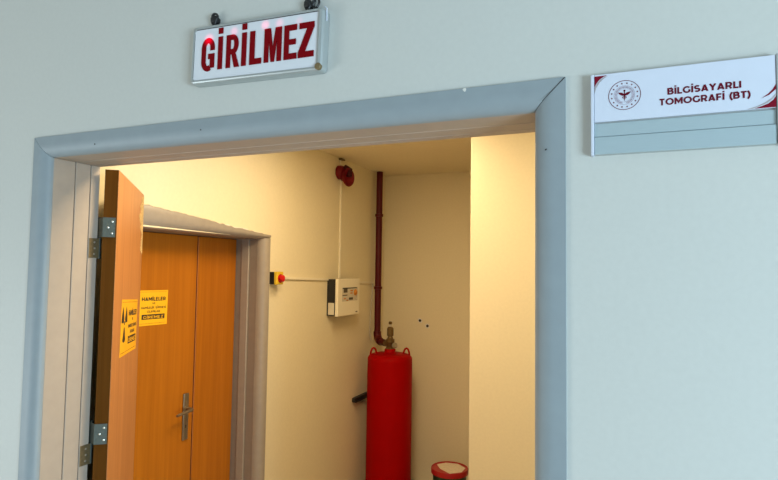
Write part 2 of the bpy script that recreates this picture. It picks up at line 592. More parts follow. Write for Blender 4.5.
# head casing: tapers towards the right where plaster has crept over it; ragged top edge
rings = []
N = 46
for i in range(N + 1):
    t = i / N
    y = OY0 + (OY1 - OY0) * t
    tv = max(0.0, (y - 0.75) / 0.95)
    top = 2.020 - 0.078 * tv + random.uniform(-0.0022, 0.0022) - (0.006 if 0.55 < t < 0.72 and i % 3 else 0)
    w0 = top - IZ
    rings.append([Vector((XL - d, y, top - w)) for w, d in cas2(w0)])
obj('head_casing', loft(rings), M['casing_in'], fr2, smooth=True)
bm = bmesh.new()
for a in (0, 1):
    if a:
        bm_box(bm, (XL - 0.205, IY1, 0), (XL - 0.031, IY1 + 0.014, IZ))
    else:
        bm_box(bm, (XL - 0.205, IY0 - 0.014, 0), (XL - 0.031, IY0, IZ))
bm_box(bm, (XL - 0.205, IY0, IZ), (XL - 0.031, IY1, IZ + 0.005))
obj('jamb_lining', bm, M['jamb_in'], fr2)
bm = bmesh.new()
merge(bm, box((XL - 0.135, IY1 - 0.012, 0), (XL - 0.085, IY1, IZ), 0.002, 1))
merge(bm, box((XL - 0.135, IY0, 0), (XL - 0.085, IY0 + 0.012, IZ), 0.002, 1))
obj('door_stop', bm, M['casing_in'], fr2)
# bare plaster patch along the broken top edge
pts = []
for i in range(19):
    y = 1.17 + i * 0.023
    tv = max(0.0, (y - 0.75) / 0.95)
    pts.append((y, 2.018 - 0.078 * tv + random.uniform(-0.003, 0.001)))
top = [(y, z + random.uniform(0.002, 0.010)) for y, z in reversed(pts)]
obj('plaster_patch', prism(pts + top, (XL + 0.001, 0, 0), Y, Z, 0.004), M['chip'], fr2)

# ------------------------------------------------------------------ the open front leaf (door_1)
LB = Vector((-1.483, 0.194, 0))                  # visible near corner of the face
LD = Vector((-0.643, 0.766, 0)).normalized()     # along the leaf
LN = Vector((LD.y, -LD.x, 0))                    # out of the visible face: (+x, +y)
if LN.x < 0:
    LN = -LN
LW, LT, LH0, LH1 = 0.645, 0.040, 0.012, 2.0545
leaf = thing('door_1', (LB.x, LB.y, 0), 'open orange wood door leaf swung back inside the doorway', 'door', kind='structure')


def leaf_pt(s, n, z):
    return LB + LD * s + LN * n + Z * z


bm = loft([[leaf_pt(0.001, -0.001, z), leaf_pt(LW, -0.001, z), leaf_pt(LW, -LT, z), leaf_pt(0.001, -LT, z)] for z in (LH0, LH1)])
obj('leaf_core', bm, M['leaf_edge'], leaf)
obj('face_veneer', loft([[leaf_pt(0.0, 0, z), leaf_pt(LW, 0, z), leaf_pt(LW, -0.001, z), leaf_pt(0.0, -0.001, z)] for z in (LH0, LH1)]), M['leaf'], leaf)
# torn veneer along the far upright edge
left, zz = [], 2.040
while zz > 1.80:
    left.append((LW - random.uniform(0.06, 0.15) * (1 if zz > 1.90 else 0.45), zz))
    zz -= random.uniform(0.010, 0.022)
poly = [(LW, 2.045)] + left + [(LW, 1.80)]
bm = prism(poly, leaf_pt(0, 0, 0), LD, Z, 0.0008)
o = obj('chipped_edge', bm, M['chipboard'], leaf)
o['label'] = 'pale bare chipboard where the veneer has broken off'
# hinges: a plate on the leaf's edge, knuckles and a plate on the jamb
for zc in (1.838, 1.197, 0.35):
    h = obj('hinge', tube([(-1.553, 0.190, zc - 0.066), (-1.553, 0.190, zc - 0.001)], 0.0065, 12), M['steel'], leaf, smooth=True)
    obj('knuckle', tube([(-1.553, 0.190, zc + 0.001), (-1.553, 0.190, zc + 0.066)], 0.0065, 12), M['steel'], h, smooth=True)
    A = leaf_pt(0, -LT, 0)
    E = -LD
    z0, z1 = zc + 0.002, zc + 0.064
    a0 = leaf_pt(-0.0002, -0.004, 0)
    a1 = leaf_pt(-0.0002, -LT, 0)
    k = Vector((-1.553, 0.190, 0))
    rings = []
    for z in (z0, z1):
        rings.append([a0 + Z * z, a1 + Z * z, k + Z * z + Vector((0.002, -0.0045, 0)),
                      k + Z * z + Vector((0.002, -0.0065, 0)), a1 + E * 0.0022 + Z * z, a0 + E * 0.0022 + Z * z])
    obj('leaf_plate', loft(rings), M['steel'], h)
    z0, z1 = zc - 0.064, zc - 0.002
    obj('jamb_plate', box((JX0, 0.1475, z0), (JX0 + 0.0022, 0.1835, z1), 0.0006, 1), M['brass'], h)
    bm = bmesh.new()
    for f, zf in ((0.25, 0.80), (0.58, 0.5), (0.25, 0.2)):
        p = a0 + (a1 - a0) * f + E * 0.0022 + Z * (zc + 0.002 + 0.062 * zf)
        merge(bm, lathe(p, [(0.0033, -0.0005), (0.0033, 0.0004), (0.0015, 0.001)], E, 10))
        q = Vector((JX0 + 0.0022, 0.1475 + 0.036 * (0.65 - f * 0.5 if zf != 0.5 else 0.55), zc - 0.064 + 0.062 * zf))
        merge(bm, lathe(q, [(0.0033, -0.0005), (0.0033, 0.0004), (0.0015, 0.001)], X, 10))
    obj('screws', bm, M['screw'], h)

# ------------------------------------------------------------------ inner double door leaves
DX = -2.128
SEAM0, SEAM1 = 1.282, 1.290
d2 = thing('door_2', (DX, 1.0, 0), 'closed left leaf of the inner double door with the nickel handle', 'door', kind='structure')
obj('leaf_panel', box((DX - 0.04, IY0 + 0.014, 0.01), (DX, SEAM0, IZ - 0.003), 0.0015, 1), M['dd'], d2)
obj('lipping', box((DX - 0.038, SEAM0 + 0.0002, 0.01), (DX - 0.003, SEAM1 - 0.0008, IZ - 0.003)), M['seam'], d2)
d3 = thing('door_3', (DX, 1.45, 0), 'closed narrow right leaf of the inner double door', 'door', kind='structure')
obj('leaf_panel', box((DX - 0.04, SEAM1, 0.01), (DX, IY1 - 0.005, IZ - 0.003), 0.0015, 1), M['dd'], d3)
# handle
hd = obj('door_handle', box((DX + 0.0002, 1.208, 0.850), (DX + 0.010, 1.246, 1.090), 0.004, 3), M['handle'], d2, smooth=True)
obj('lever', tube([(DX + 0.006, 1.227, 1.012), (DX + 0.045, 1.227, 1.012), (DX + 0.054, 1.220, 1.012), (DX + 0.056, 1.19, 1.010),
                   (DX + 0.054, 1.115, 1.003)], [0.010, 0.009, 0.009, 0.0085, 0.007], 12), M['handle'], hd, smooth=True)
obj('rose', lathe((DX + 0.010, 1.227, 1.012), [(0.014, -0.001), (0.014, 0.004), (0.011, 0.006)], X, 20), M['handle'], hd, smooth=True)
obj('keyhole', prism([(0.004 * math.cos(a * PI / 6), 0.004 * math.sin(a * PI / 6)) for a in range(7)] + [(-0.0025, -0.014), (0.0025, -0.014)],
                     (DX + 0.0101, 1.227, 0.925), Y, Z, 0.0003), M['black'], hd)


# ------------------------------------------------------------------ yellow radiation notices
def notice(o, ex, ey, w, h, label, fit=1.0):
    o, ex, ey = Vector(o), Vector(ex).normalized(), Vector(ey).normalized()
    n = ex.cross(ey)
    t = thing('warning_notice', o, label, 'notice')
    P = lambda u, v, k=0.0: o + ex * u + ey * v + n * k
    obj('notice_sheet', prism([(0, 0), (w, 0), (w, h), (0, h)], P(0, 0, 0.0003), ex, ey, 0.0007), M['yellow'], t)
    k = 0.0011
    # three bladed radiation sign
    bm = bmesh.new()
    cx, cy, rr = 0.185 * w, 0.58 * h, 0.165 * w
    R2 = min(rr, 0.30 * h)
    for c in (30, 150, 270):
        pts = []
        for a in range(-28, 29, 8):
            pts.append((cx + rr * math.cos(math.radians(c + a)), cy + R2 * 1.15 * math.sin(math.radians(c + a))))
        for a in range(28, -29, -14):
            pts.append((cx + 0.24 * rr * math.cos(math.radians(c + a)), cy + 0.24 * R2 * 1.15 * math.sin(math.radians(c + a))))
        merge(bm, prism(pts, P(0, 0, k), ex, ey, 0.0003))
    merge(bm, prism([(cx + 0.13 * rr * math.cos(a * PI / 6), cy + 0.13 * R2 * math.sin(a * PI / 6)) for a in range(12)], P(0, 0, k), ex, ey, 0.0003))
    obj('radiation_symbol', bm, M['black'], t)
    bm = bmesh.new()
    mid = 0.685 * w
    for s, wd, vy, cap, bold in (('HAMİLELER', 0.53, 0.70, 0.105, 0.06), ('VE', 0.07, 0.600, 0.05, 0.0), ('HAMİLELİK ŞÜPHESİ', 0.55, 0.475, 0.062, 0.012),
                                 ('OLANLAR', 0.29, 0.365, 0.062, 0.012)):
        merge(bm, letters(s, P(mid - wd * w / 2, vy * h, k), ex, ey, wd * w, cap * h, 0.0003, 0.17 + bold))
    obj('lettering', bm, M['black'], t)
    obj('word_box', prism([(mid - 0.255 * w, 0.175 * h), (mid + 0.255 * w, 0.175 * h), (mid + 0.255 * w, 0.315 * h), (mid - 0.255 * w, 0.315 * h)],
                          P(0, 0, k), ex, ey, 0.0002), M['black'], t)
    obj('boxed_word', letters('GİREMEZ', P(mid - 0.225 * w, 0.197 * h, k + 0.0003), ex, ey, 0.45 * w, 0.080 * h, 0.0002, 0.17), M['yellow'], t)
    m_ = 0.035
    e = 0.006
    for (u0, v0, u1, v1) in ((m_, 0.055, 1 - m_, 0.055 + e), (m_, 1 - 0.05, 1 - m_, 1 - 0.05 + e)):
        obj('border_line', prism([(u0 * w, v0 * h), (u1 * w, v0 * h), (u1 * w, v1 * h), (u0 * w, v1 * h)], P(0, 0, k), ex, ey, 0.0002), M['maroon'], t)
    return t


notice((DX, 0.795, 1.466), (0, 1, -0.012), (0, 0.012, 1), 0.283, 0.170,
       'yellow notice on the closed inner door, partly hidden by the open leaf')
tl = math.radians(-3.0)
ex = LD * math.cos(tl) + Z * math.sin(tl)
# reading direction on the visible face runs from the hinge side to the far edge
o0 = leaf_pt(0.150, 0, 1.4385)
# seen from the face's front, right-hand is LD when LD x Z points outwards
exn = ex if ex.cross(Z).dot(LN) > 0 else -ex
eyn = LN.cross(exn)
notice(o0, exn, eyn, 0.40, 0.197, 'yellow notice on the face of the open front door leaf')

# ------------------------------------------------------------------ lit entrance sign above the door
SW, SH = 0.377, 0.146
cx, cz = -0.8105, 2.2725
ta = math.radians(-1.5)
sx = Vector((math.cos(ta), 0, math.sin(ta)))
sz = Vector((-math.sin(ta), 0, math.cos(ta)))
sg = thing('illuminated_sign', (cx, -0.004, cz), 'white lit sign with red capitals hanging above the doorway', 'sign')


def SP(u, v, y):
    return Vector((cx, y, cz)) + sx * u + sz * v


def rr_pts(w, h, r, n=5):
    pts = []
    for (qx, qz, a0) in ((w / 2 - r, h / 2 - r, 0), (-w / 2 + r, h / 2 - r, 90), (-w / 2 + r, -h / 2 + r, 180), (w / 2 - r, -h / 2 + r, 270)):
        for k in range(n + 1):
            a = math.radians(a0 + 90 * k / n)
            pts.append((qx + r * math.cos(a), qz + r * math.sin(a)))
    return pts


YF = -0.027
rings = []
for (dw, y) in ((0, -0.001), (0, YF + 0.007), (-0.003, YF + 0.002), (-0.007, YF), (-0.016, YF), (-0.018, YF + 0.003), (-0.018, -0.002)):
    rings.append([SP(u, v, y) for u, v in rr_pts(SW + dw, SH + dw, 0.010)])
bmx = loft(rings, cap=False)
obj('sign_frame', bmx, M['alu'], sg, smooth=True)
obj('back_plate', prism(rr_pts(SW - 0.004, SH - 0.004, 0.008), SP(0, 0, -0.003), sx, sz, -0.002) , M['alu'], sg)
fw_, fh_ = SW - 0.018, SH - 0.018
obj('sign_face', box((-fw_ / 2, -0.0015, -fh_ / 2), (fw_ / 2, 0.0015, fh_ / 2)), None, sg)
face = [c for c in sg.children if c.name.startswith('sign_face')][0]
for v in face.data.vertices:
    p = v.co + Vector(sg.location)     # box was written round the world origin; move it into the tilted frame
    u, y, w = p.x, p.y, p.z
    v.co = SP(u - 0.001, w, YF + 0.003 + y) - Vector(sg.location)
gk = [SP(u - 0.001, v, YF + 0.0028) for u, v in rr_pts(fw_ + 0.003, fh_ + 0.003, 0.003)]
gi = [SP(u - 0.001, v, YF + 0.0028) for u, v in rr_pts(fw_ - 0.001, fh_ - 0.001, 0.002)]
go = [p + Vector((0, -0.0022, 0)) for p in gk]
gj = [p + Vector((0, -0.0022, 0)) for p in gi]
obj('gasket', loft([gk, go, gj, gi, gk], cap=False), M['black_pl'], sg)
# inner rails above and below the face
obj('bottom_rail', loft([[SP(u, -SH / 2 + a, b) for a, b in ((0.002, YF - 0.001), (0.005, YF - 0.0022), (0.009, YF - 0.001), (0.009, YF + 0.004), (0.002, YF + 0.004))]
                         for u in (-SW / 2 + 0.011, SW / 2 - 0.012)]), M['alu'], sg)
obj('end_trim', loft([[SP(SW / 2 - a, v, b) for a, b in ((0.004, YF + 0.002), (0.004, YF - 0.0015), (0.009, YF - 0.003), (0.014, YF - 0.001), (0.014, YF + 0.004))]
                      for v in (-SH / 2 + 0.014, SH / 2 - 0.006)]), M['alu'], sg)
obj('corner_cap', lathe(SP(SW / 2 - 0.0085, -SH / 2 + 0.009, YF), [(0.008, 0.004), (0.008, -0.003), (0.006, -0.0045)], (0, 1, 0), 20), M['brass'], sg)
# word
lw = 0.296


def block_word(o, ex, ey, cap, widths, depth):
    """condensed block capitals G I R I L M E Z (dotted I), built from strokes"""
    bm = bmesh.new()
    x = 0.0
    k = cap

    lay = [0]

    def P(pts, x, w):
        lay[0] += 1
        merge(bm, prism([(x + u * w, v * k) for u, v in pts], o, ex, ey, depth + lay[0] * 1e-5))

    def arc(x, w, c, r0, r1, a0, a1, n=14):
        pts = []
        for i in range(n + 1):
            a = math.radians(a0 + (a1 - a0) * i / n)
            pts.append((c[0] + r1[0] * math.cos(a), c[1] + r1[1] * math.sin(a)))
        for i in range(n, -1, -1):
            a = math.radians(a0 + (a1 - a0) * i / n)
            pts.append((c[0] + r0[0] * math.cos(a), c[1] + r0[1] * math.sin(a)))
        for i in range(n):
            P([pts[i], pts[i + 1], pts[2 * n - i], pts[2 * n + 1 - i]], x, w)

    for ch, w, gap in widths:
        if ch == 'I':
            P([(0, 0), (1, 0), (1, 1), (0, 1)], x, w)
            P([(0, 1.09), (1, 1.09), (1, 1.27), (0, 1.27)], x, w)
        elif ch == 'L':
            P([(0, 0), (1, 0), (1, 0.17), (0.42, 0.17), (0.42, 1), (0, 1)], x, w)
        elif ch == 'E':
            P([(0, 0), (1, 0), (1, 0.17), (0.38, 0.17), (0.38, 0.42), (0.92, 0.42), (0.92, 0.58), (0.38, 0.58), (0.38, 0.83), (0.98, 0.83),
               (0.98, 1), (0, 1)], x, w)
        elif ch == 'Z':
            P([(0, 0), (1, 0), (1, 0.17), (0.44, 0.17), (1, 0.86), (1, 1), (0.05, 1), (0.05, 0.83), (0.55, 0.83), (0, 0.15)], x, w)
        elif ch == 'M':
            P([(0, 0), (0.26, 0), (0.26, 0.70), (0.40, 0), (0.60, 0), (0.74, 0.70), (0.74, 0), (1, 0), (1, 1), (0.64, 1), (0.5, 0.42), (0.36, 1), (0, 1)], x, w)
        elif ch == 'R':
            P([(0, 0), (0.34, 0), (0.34, 1), (0, 1)], x, w)
            P([(0.34, 0.84), (0.52, 0.84), (0.52, 1), (0.34, 1)], x, w)
            P([(0.34, 0.40), (0.52, 0.40), (0.52, 0.56), (0.34, 0.56)], x, w)
            arc(x, w, (0.52, 0.70), (0.10, 0.14), (0.43, 0.30), -90, 90)
            P([(0.42, 0.42), (0.66, 0), (1.05, 0), (0.72, 0.45)], x, w)
        elif ch == 'G':
            arc(x, w, (0.5, 0.70), (0.17, 0.15), (0.5, 0.32), 0, 180)
            P([(0, 0.30), (0.33, 0.30), (0.33, 0.70), (0, 0.70)], x, w)
            arc(x, w, (0.5, 0.30), (0.17, 0.15), (0.5, 0.32), 180, 300)
            P([(0.67, 0.62), (1, 0.62), (1, 0.72), (0.67, 0.72)], x, w)
            P([(0.52, 0.36), (1, 0.36), (1, 0.52), (0.52, 0.52)], x, w)
            P([(0.67, 0.08), (1, 0.08), (1, 0.40), (0.67, 0.40)], x, w)
        x += w + gap
    return bm


word = [('G', 0.040, 0.0107), ('I', 0.0135, 0.0115), ('R', 0.038, 0.008), ('I', 0.0135, 0.0100), ('L', 0.034, 0.0075), ('M', 0.048, 0.007), ('E', 0.0345, 0.004), ('Z', 0.0415, 0)]
sxt = (sx + sz * 0.012).normalized()
obj('lettering', block_word(SP(-0.1555, -0.0425, YF + 0.0014), sxt, sxt.cross(Vector((0, -1, 0))) * -1, 0.081, word, 0.0012), None, sg)
SL = Vector(sg.location)
spots = [(tuple(SP(u, v, YF + 0.001) - SL), r, gn) for u, v, r, gn in ((-0.136, 0.036, 0.022, 1.0), (-0.060, 0.047, 0.018, 0.55), (0.030, 0.051, 0.018, 0.8),
                                                            (0.070, 0.050, 0.018, 0.45), (0.124, 0.048, 0.016, 0.22))]
for c in sg.children:
    if c.name.startswith('sign_face'):
        c.data.materials.append(led_glow((0.72, 0.75, 0.80), spots, (1.0, 0.08, 0.22), 0.75, 0.25))
    if c.name.startswith('lettering'):
        c.data.materials.append(led_glow((0.20, 0.001, 0.004), spots, (1.0, 0.0, 0.02), 0.9, 0.7, 0.08))
# black hangers on the wall above the sign
for (x, z, n) in ((-0.943, 2.368, 1), (-0.672, 2.361, 2)):
    hk = obj('hanger', lathe((x, 0.0, z), [(0.010, 0.001), (0.0105, -0.010), (0.008, -0.016), (0.004, -0.018)], (0, 1, 0), 14), M['black_pl'], sg, smooth=True)
    for j in range(n + 1):
        a0 = Vector((x + 0.011 * j * (1 if n > 1 else 0.2), -0.012, z - 0.002 + 0.006 * (j % 2)))
        ring = []
        for k in range(13):
            a = 2 * PI * k / 12
            ring.append(a0 + Vector((0.008 * math.cos(a), 0.005 * math.sin(2 * a) * 0.4, 0.011 * math.sin(a))))
        obj('chain_link', tube(ring, 0.0028, 8), M['black_pl'], hk, smooth=True)
obj('clip', tube([SP(SW / 2 - 0.004, SH / 2 + 0.004, -0.016), SP(SW / 2 + 0.002, SH / 2 - 0.002, -0.018), SP(SW / 2 + 0.003, SH / 2 - 0.03, -0.018)], 0.0016, 8),
    M['panel_white'], sg)

# ------------------------------------------------------------------ room name plate right of the door
NX0, NX1, NZ0, NZ1 = -0.054, 0.2365, 1.967, 2.1165
npl = thing('door_plate', (0.09, 0, NZ0), 'aluminium room name plate with red emblem and dark red wording', 'sign')
YP = -0.013
obj('back_frame', box((NX0 + 0.002, 0.0, NZ0), (NX1 - 0.002, YP + 0.004, NZ1 - 0.002), 0.001, 1), M['alu'], npl)
obj('end_cap', box((NX0 - 0.003, 0.0, NZ0 - 0.001), (NX0 + 0.0025, YP - 0.0025, NZ1), 0.001, 2), M['white_pl' if False else 'panel_white'], npl)
obj('end_cap', box((NX1 - 0.0045, 0.0, NZ0 - 0.001), (NX1 + 0.001, YP - 0.0025, NZ1 + 0.001), 0.001, 2), M['alu'], npl)
obj('name_panel', box((NX0 + 0.003, YP + 0.0035, 2.0275), (NX1 - 0.005, YP - 0.001, NZ1 - 0.0005), 0.0006, 1), M['panel_white'], npl)
obj('blank_insert', box((NX0 + 0.003, YP + 0.0035, 2.0005), (NX1 - 0.005, YP + 0.0015, 2.0245), 0.0005, 1), M['alu_flat'], npl)
obj('lower_rail', box((NX0 + 0.003, YP + 0.0035, NZ0 + 0.0005), (NX1 - 0.005, YP - 0.0005, 1.9995), 0.001, 2), M['alu_flat'], npl)
YQ = YP - 0.0011
PQ = lambda x, z: Vector((x, YQ, z))
bm = letters('BİLGİSAYARLI', PQ(0.0705, 2.0660), X, Z, 0.1115, 0.0116, 0.0004)
merge(bm, letters('TOMOGRAFİ (BT)', PQ(0.0575, 2.0478), X, Z, 0.138, 0.0116, 0.0004))
obj('lettering', bm, M['maroon'], npl)
# corner swooshes
bm = prism([(0, 0), (0.0, -0.0195), (0.003, -0.014), (0.008, -0.0075), (0.014, -0.003), (0.0215, 0)], PQ(NX0 + 0.0035, NZ1 - 0.0035), X, Z, 0.0003)
obj('corner_swoosh', bm, M['maroon_dk'], npl)
bm = prism([(0, -0.021), (0, -0.033), (0.003, -0.022), (0.009, -0.012), (0.016, -0.0055), (0.0235, -0.001), (0.015, -0.0037), (0.0085, -0.0085), (0.003, -0.016)],
           PQ(NX0 + 0.0035, NZ1 - 0.0035), X, Z, 0.0003)
obj('corner_swoosh', bm, M['sw_grey'], npl)
RX, RZ = NX1 - 0.0052, 2.028
obj('corner_swoosh', prism([(0, 0), (0, 0.019), (-0.004, 0.0125), (-0.011, 0.007), (-0.020, 0.0035), (-0.031, 0.0)], PQ(RX, RZ), X, Z, 0.0003), M['maroon_dk'], npl)
obj('corner_swoosh', prism([(0, 0.0205), (0, 0.0235), (-0.006, 0.0160), (-0.016, 0.009), (-0.027, 0.004), (-0.042, 0.0), (-0.033, 0.0), (-0.021, 0.0045),
                            (-0.0115, 0.0085), (-0.0045, 0.0145)], PQ(RX, RZ), X, Z, 0.0003), M['sw_grey'], npl)
obj('corner_swoosh', prism([(0, 0.030), (0, 0.0385), (-0.005, 0.030), (-0.011, 0.0235), (-0.0205, 0.0165), (-0.0095, 0.0215)], PQ(RX, RZ), X, Z, 0.0003), M['maroon_dk'], npl)
# emblem: ring, a circle of small stars, an inner band and a winged staff
EC = PQ(0.0005, 2.0730)
bm = ring2(0.0262, 0.0272, EC, X, Z, 0.0003)
for k in range(16):
    a = 2 * PI * (k + 0.5) / 16
    c = (0.0218 * math.cos(a), 0.0218 * math.sin(a))
    merge(bm, prism([(c[0] + q * math.cos(b), c[1] + q * math.sin(b)) for i in range(10)
                     for b, q in [(PI / 2 + PI * i / 5, 0.0018 if i % 2 == 0 else 0.0009)]], EC, X, Z, 0.0003))
em = obj('emblem', bm, M['maroon'], npl)
bm = ring2(0.0172, 0.0176, EC, X, Z, 0.0003)
merge(bm, ring2(0.0122, 0.0125, EC, X, Z, 0.0003))
for k in range(44):
    a = 2 * PI * k / 44
    if abs((a + PI / 2 + PI) % (2 * PI) - PI) < 0.25:
        continue
    d_ = Vector((math.cos(a), math.sin(a)))
    t_ = Vector((-d_.y, d_.x))
    c = d_ * 0.0148
    L, W = 0.0013, 0.0005 if k % 3 else 0.0008
    merge(bm, prism([tuple(c + d_ * i * L + t_ * j * W) for i, j in ((-1, -1), (1, -1), (1, 1), (-1, 1))], EC, X, Z, 0.0003))
obj('inscription_ring', bm, M['emb_soft'], em)
bm = prism([(-0.0006, 0.0095), (0.0006, 0.0095), (0.0012, -0.003), (0.0, -0.0108), (-0.0012, -0.003)], EC, X, Z, 0.0004)
merge(bm, prism([(0.0017 * math.cos(a * PI / 6), 0.0082 + 0.0017 * math.sin(a * PI / 6)) for a in range(12)], EC, X, Z, 0.0004))
for sgn in (-1, 1):
    pts = [(0.0006, 0.0022), (0.004, 0.0046), (0.0105, 0.0058), (0.0095, 0.0034), (0.0082, 0.0018), (0.0062, 0.0004), (0.004, -0.0008), (0.0006, -0.0012)]
    merge(bm, prism([(sgn * u, v) for u, v in pts], EC, X, Z, 0.0004))
    pts = [(0.0008, -0.002), (0.0034, -0.003), (0.0034, -0.0052), (0.0010, -0.0066), (0.0022, -0.0048), (0.0022, -0.0036)]
    merge(bm, prism([(sgn * u, v) for u, v in pts], EC, X, Z, 0.0004))
obj('winged_staff', bm, M['maroon'], em)

# ------------------------------------------------------------------ emergency stop button
es = thing('emergency_stop_button', (XL, 1.72, 1.69), 'yellow emergency stop box with red mushroom button beside the double door', 'emergency button')
obj('base', box((XL, 1.692, 1.655), (XL + 0.036, 1.760, 1.728), 0.003, 2), M['black_pl'], es)
obj('cover', box((XL + 0.0363, 1.690, 1.653), (XL + 0.056, 1.762, 1.730), 0.004, 2), M['es_yellow'], es)
bt = obj('button', lathe((XL + 0.056, 1.728, 1.690), [(0.012, 0.0), (0.012, 0.008), (0.020, 0.010), (0.0215, 0.016), (0.019, 0.022), (0.009, 0.025)], X, 28), M['es_red'], es, smooth=True)
obj('collar', ring2(0.013, 0.026, (XL + 0.0562, 1.728, 1.690), Y, Z, 0.002), M['es_red'], es)

# ------------------------------------------------------------------ extinguishing control panel
PY0, PY1, PZ0, PZ1 = 2.393, 2.740, 1.416, 1.682
cp = thing('control_panel', (XL, 2.54, PZ0), 'cream alarm control panel with black sides on the left wall', 'control panel')
obj('back_box', box((XL, PY0 + 0.006, PZ0 + 0.004), (XL + 0.068, PY1 - 0.006, PZ1 - 0.004), 0.003, 2), M['black_pl'], cp)
obj('front_cover', box((XL + 0.0685, PY0, PZ0), (XL + 0.092, PY1, PZ1), 0.005, 3), M['white_pl'], cp, smooth=False)
obj('side_label', box((XL + 0.012, PY0 + 0.0052, PZ0 + 0.012), (XL + 0.060, PY0 + 0.0062, PZ0 + 0.095)), M['sheet'], cp)
XF = XL + 0.0921
PF = lambda y, z: Vector((XF, y, z))
dp = obj('display_panel', box((XF, 2.455, 1.520), (XF + 0.0010, 2.700, 1.618), 0.0004, 1), M['sheet'], cp)
obj('screen', box((XF + 0.0011, 2.475, 1.582), (XF + 0.0018, 2.535, 1.612)), M['display'], dp)
obj('status_strip', box((XF + 0.0011, 2.460, 1.610), (XF + 0.0016, 2.690, 1.617)), M['black'], dp)
obj('status_strip', box((XF + 0.0011, 2.460, 1.560), (XF + 0.0016, 2.535, 1.567)), M['display'], dp)
obj('status_strip', box((XF + 0.0011, 2.560, 1.528), (XF + 0.0016, 2.625, 1.545)), M['display'], dp)
for (y, z, w) in ((2.48, 1.535, 0.03), (2.52, 1.522, 0.03), (2.58, 1.590, 0.04), (2.58, 1.572, 0.035)):
    obj('key', box((XF + 0.0011, y, z), (XF + 0.003, y + w, z + 0.009), 0.0008, 1), M['orange'], dp)
obj('key_switch', lathe((XF + 0.001, 2.662, 1.580), [(0.024, 0), (0.024, 0.004), (0.016, 0.007), (0.014, 0.012)], X, 24), M['orange'], dp, smooth=True)
obj('lamp', lathe((XF + 0.001, 2.675, 1.535), [(0.008, 0), (0.007, 0.004), (0.003, 0.006)], X, 16), M['screw'], dp)
obj('maker_mark', box((XF, 2.675, 1.432), (XF + 0.0006, 2.705, 1.440)), M['display'], cp)

# ------------------------------------------------------------------ conduits on the left wall
def conduit(a, b, label, w=0.016, d=0.012):
    a, b = Vector(a), Vector(b)
    dr = (b - a).normalized()
    s = dr.cross(X).normalized() * (w / 2)
    rings = []
    for p in (a, b):
        rings.append([p + s, p + s * 0.95 + X * d, p - s * 0.95 + X * d, p - s])
    o = tag(obj('cable_conduit', loft(rings), M['conduit'], None, a), label, 'conduit', 'cable conduits on the left wall')
    return o


conduit((XL, 1.763, 1.693), (XL, 2.397, 1.676), 'horizontal conduit from the emergency stop button to the control panel')
conduit((XL, 2.722, 1.655), (XL, 3.16, 1.641), 'short horizontal conduit from the control panel to the red pipe')
conduit((XL, 2.574, 1.684), (XL, 2.571, 2.440), 'vertical conduit rising from the control panel to the red alarm siren')

# ------------------------------------------------------------------ alarm siren
sr = thing('alarm_siren', (XL, 2.57, 2.48), 'dark red alarm siren with two horns high on the left wall', 'alarm siren')
obj('dome', lathe((XL, 2.532, 2.462), [(0.046, 0.0), (0.052, 0.006), (0.052, 0.028), (0.046, 0.042), (0.030, 0.052), (0.010, 0.055)], X, 28), M['horn_red'], sr, smooth=True)
obj('horn', lathe((XL + 0.030, 2.545, 2.425), [(0.026, 0), (0.030, 0.02), (0.048, 0.04), (0.064, 0.052), (0.068, 0.058), (0.062, 0.060), (0.040, 0.046), (0.012, 0.030)],
                  (0.97, -0.22, -0.05), 28), M['horn_red'], sr, smooth=True)
obj('horn_arm', tube([(XL + 0.03, 2.535, 2.475), (XL + 0.055, 2.545, 2.500), (XL + 0.078, 2.555, 2.480), (XL + 0.080, 2.555, 2.43)], [0.016, 0.022, 0.026, 0.02], 12), M['horn_dk'], sr, smooth=True)
obj('bracket', box((XL, 2.548, 2.500), (XL + 0.006, 2.562, CEIL - 0.002), 0.001, 1), M['conduit'], sr)
obj('bracket_tip', box((XL, 2.535, CEIL - 0.016), (XL + 0.022, 2.60, CEIL - 0.004), 0.002, 1), M['valve'], sr)

# ------------------------------------------------------------------ red gas cylinder, valve, pipe
CX, CY, CR = -1.710, 3.0, 0.176
gc = thing('gas_cylinder', (CX, CY, 0), 'tall red gas cylinder standing in the alcove corner', 'gas cylinder')
pf = [(0.150, 0.0), (CR, 0.004), (CR, 0.05), (CR, 1.02), (CR - 0.001, 1.052)]
for i in range(1, 9):
    a = PI / 2 * i / 8
    pf.append((0.060 + (CR - 0.060) * math.cos(a) ** 0.55 if i < 8 else 0.058, 1.052 + 0.046 * math.sin(a)))
pf += [(0.046, 1.100), (0.043, 1.128), (0.040, 1.132)]
obj('body', lathe((CX, CY, 0), pf, Z, 64), M['cyl'], gc, smooth=True)
for sgn in (-1, 1):
    ring = []
    d_ = Vector((math.cos(math.radians(-23)), math.sin(math.radians(-23)) * -1, 0)) * sgn
    for k in range(11):
        a = PI * k / 10
        ring.append(Vector((CX, CY, 1.075)) + d_ * (0.105 + 0.040 * (1 - math.cos(a)) / 2 * 1.2) + Z * (0.062 * math.sin(a)))
    obj('lifting_eye', tube(ring, 0.0075, 10), M['cyl'], gc, smooth=True)
vx, vy = CX, CY
va = obj('valve', lathe((vx, vy, 1.120), [(0.026, 0), (0.034, 0.006), (0.034, 0.022), (0.024, 0.030), (0.028, 0.050), (0.034, 0.062), (0.034, 0.085), (0.022, 0.095),
                                       (0.018, 0.110)], Z, 20), M['valve'], gc, smooth=False)
obj('actuator', lathe((vx, vy, 1.228), [(0.018, 0.0), (0.026, 0.006), (0.026, 0.062), (0.018, 0.072), (0.013, 0.076)], Z, 16), M['valve'], va)
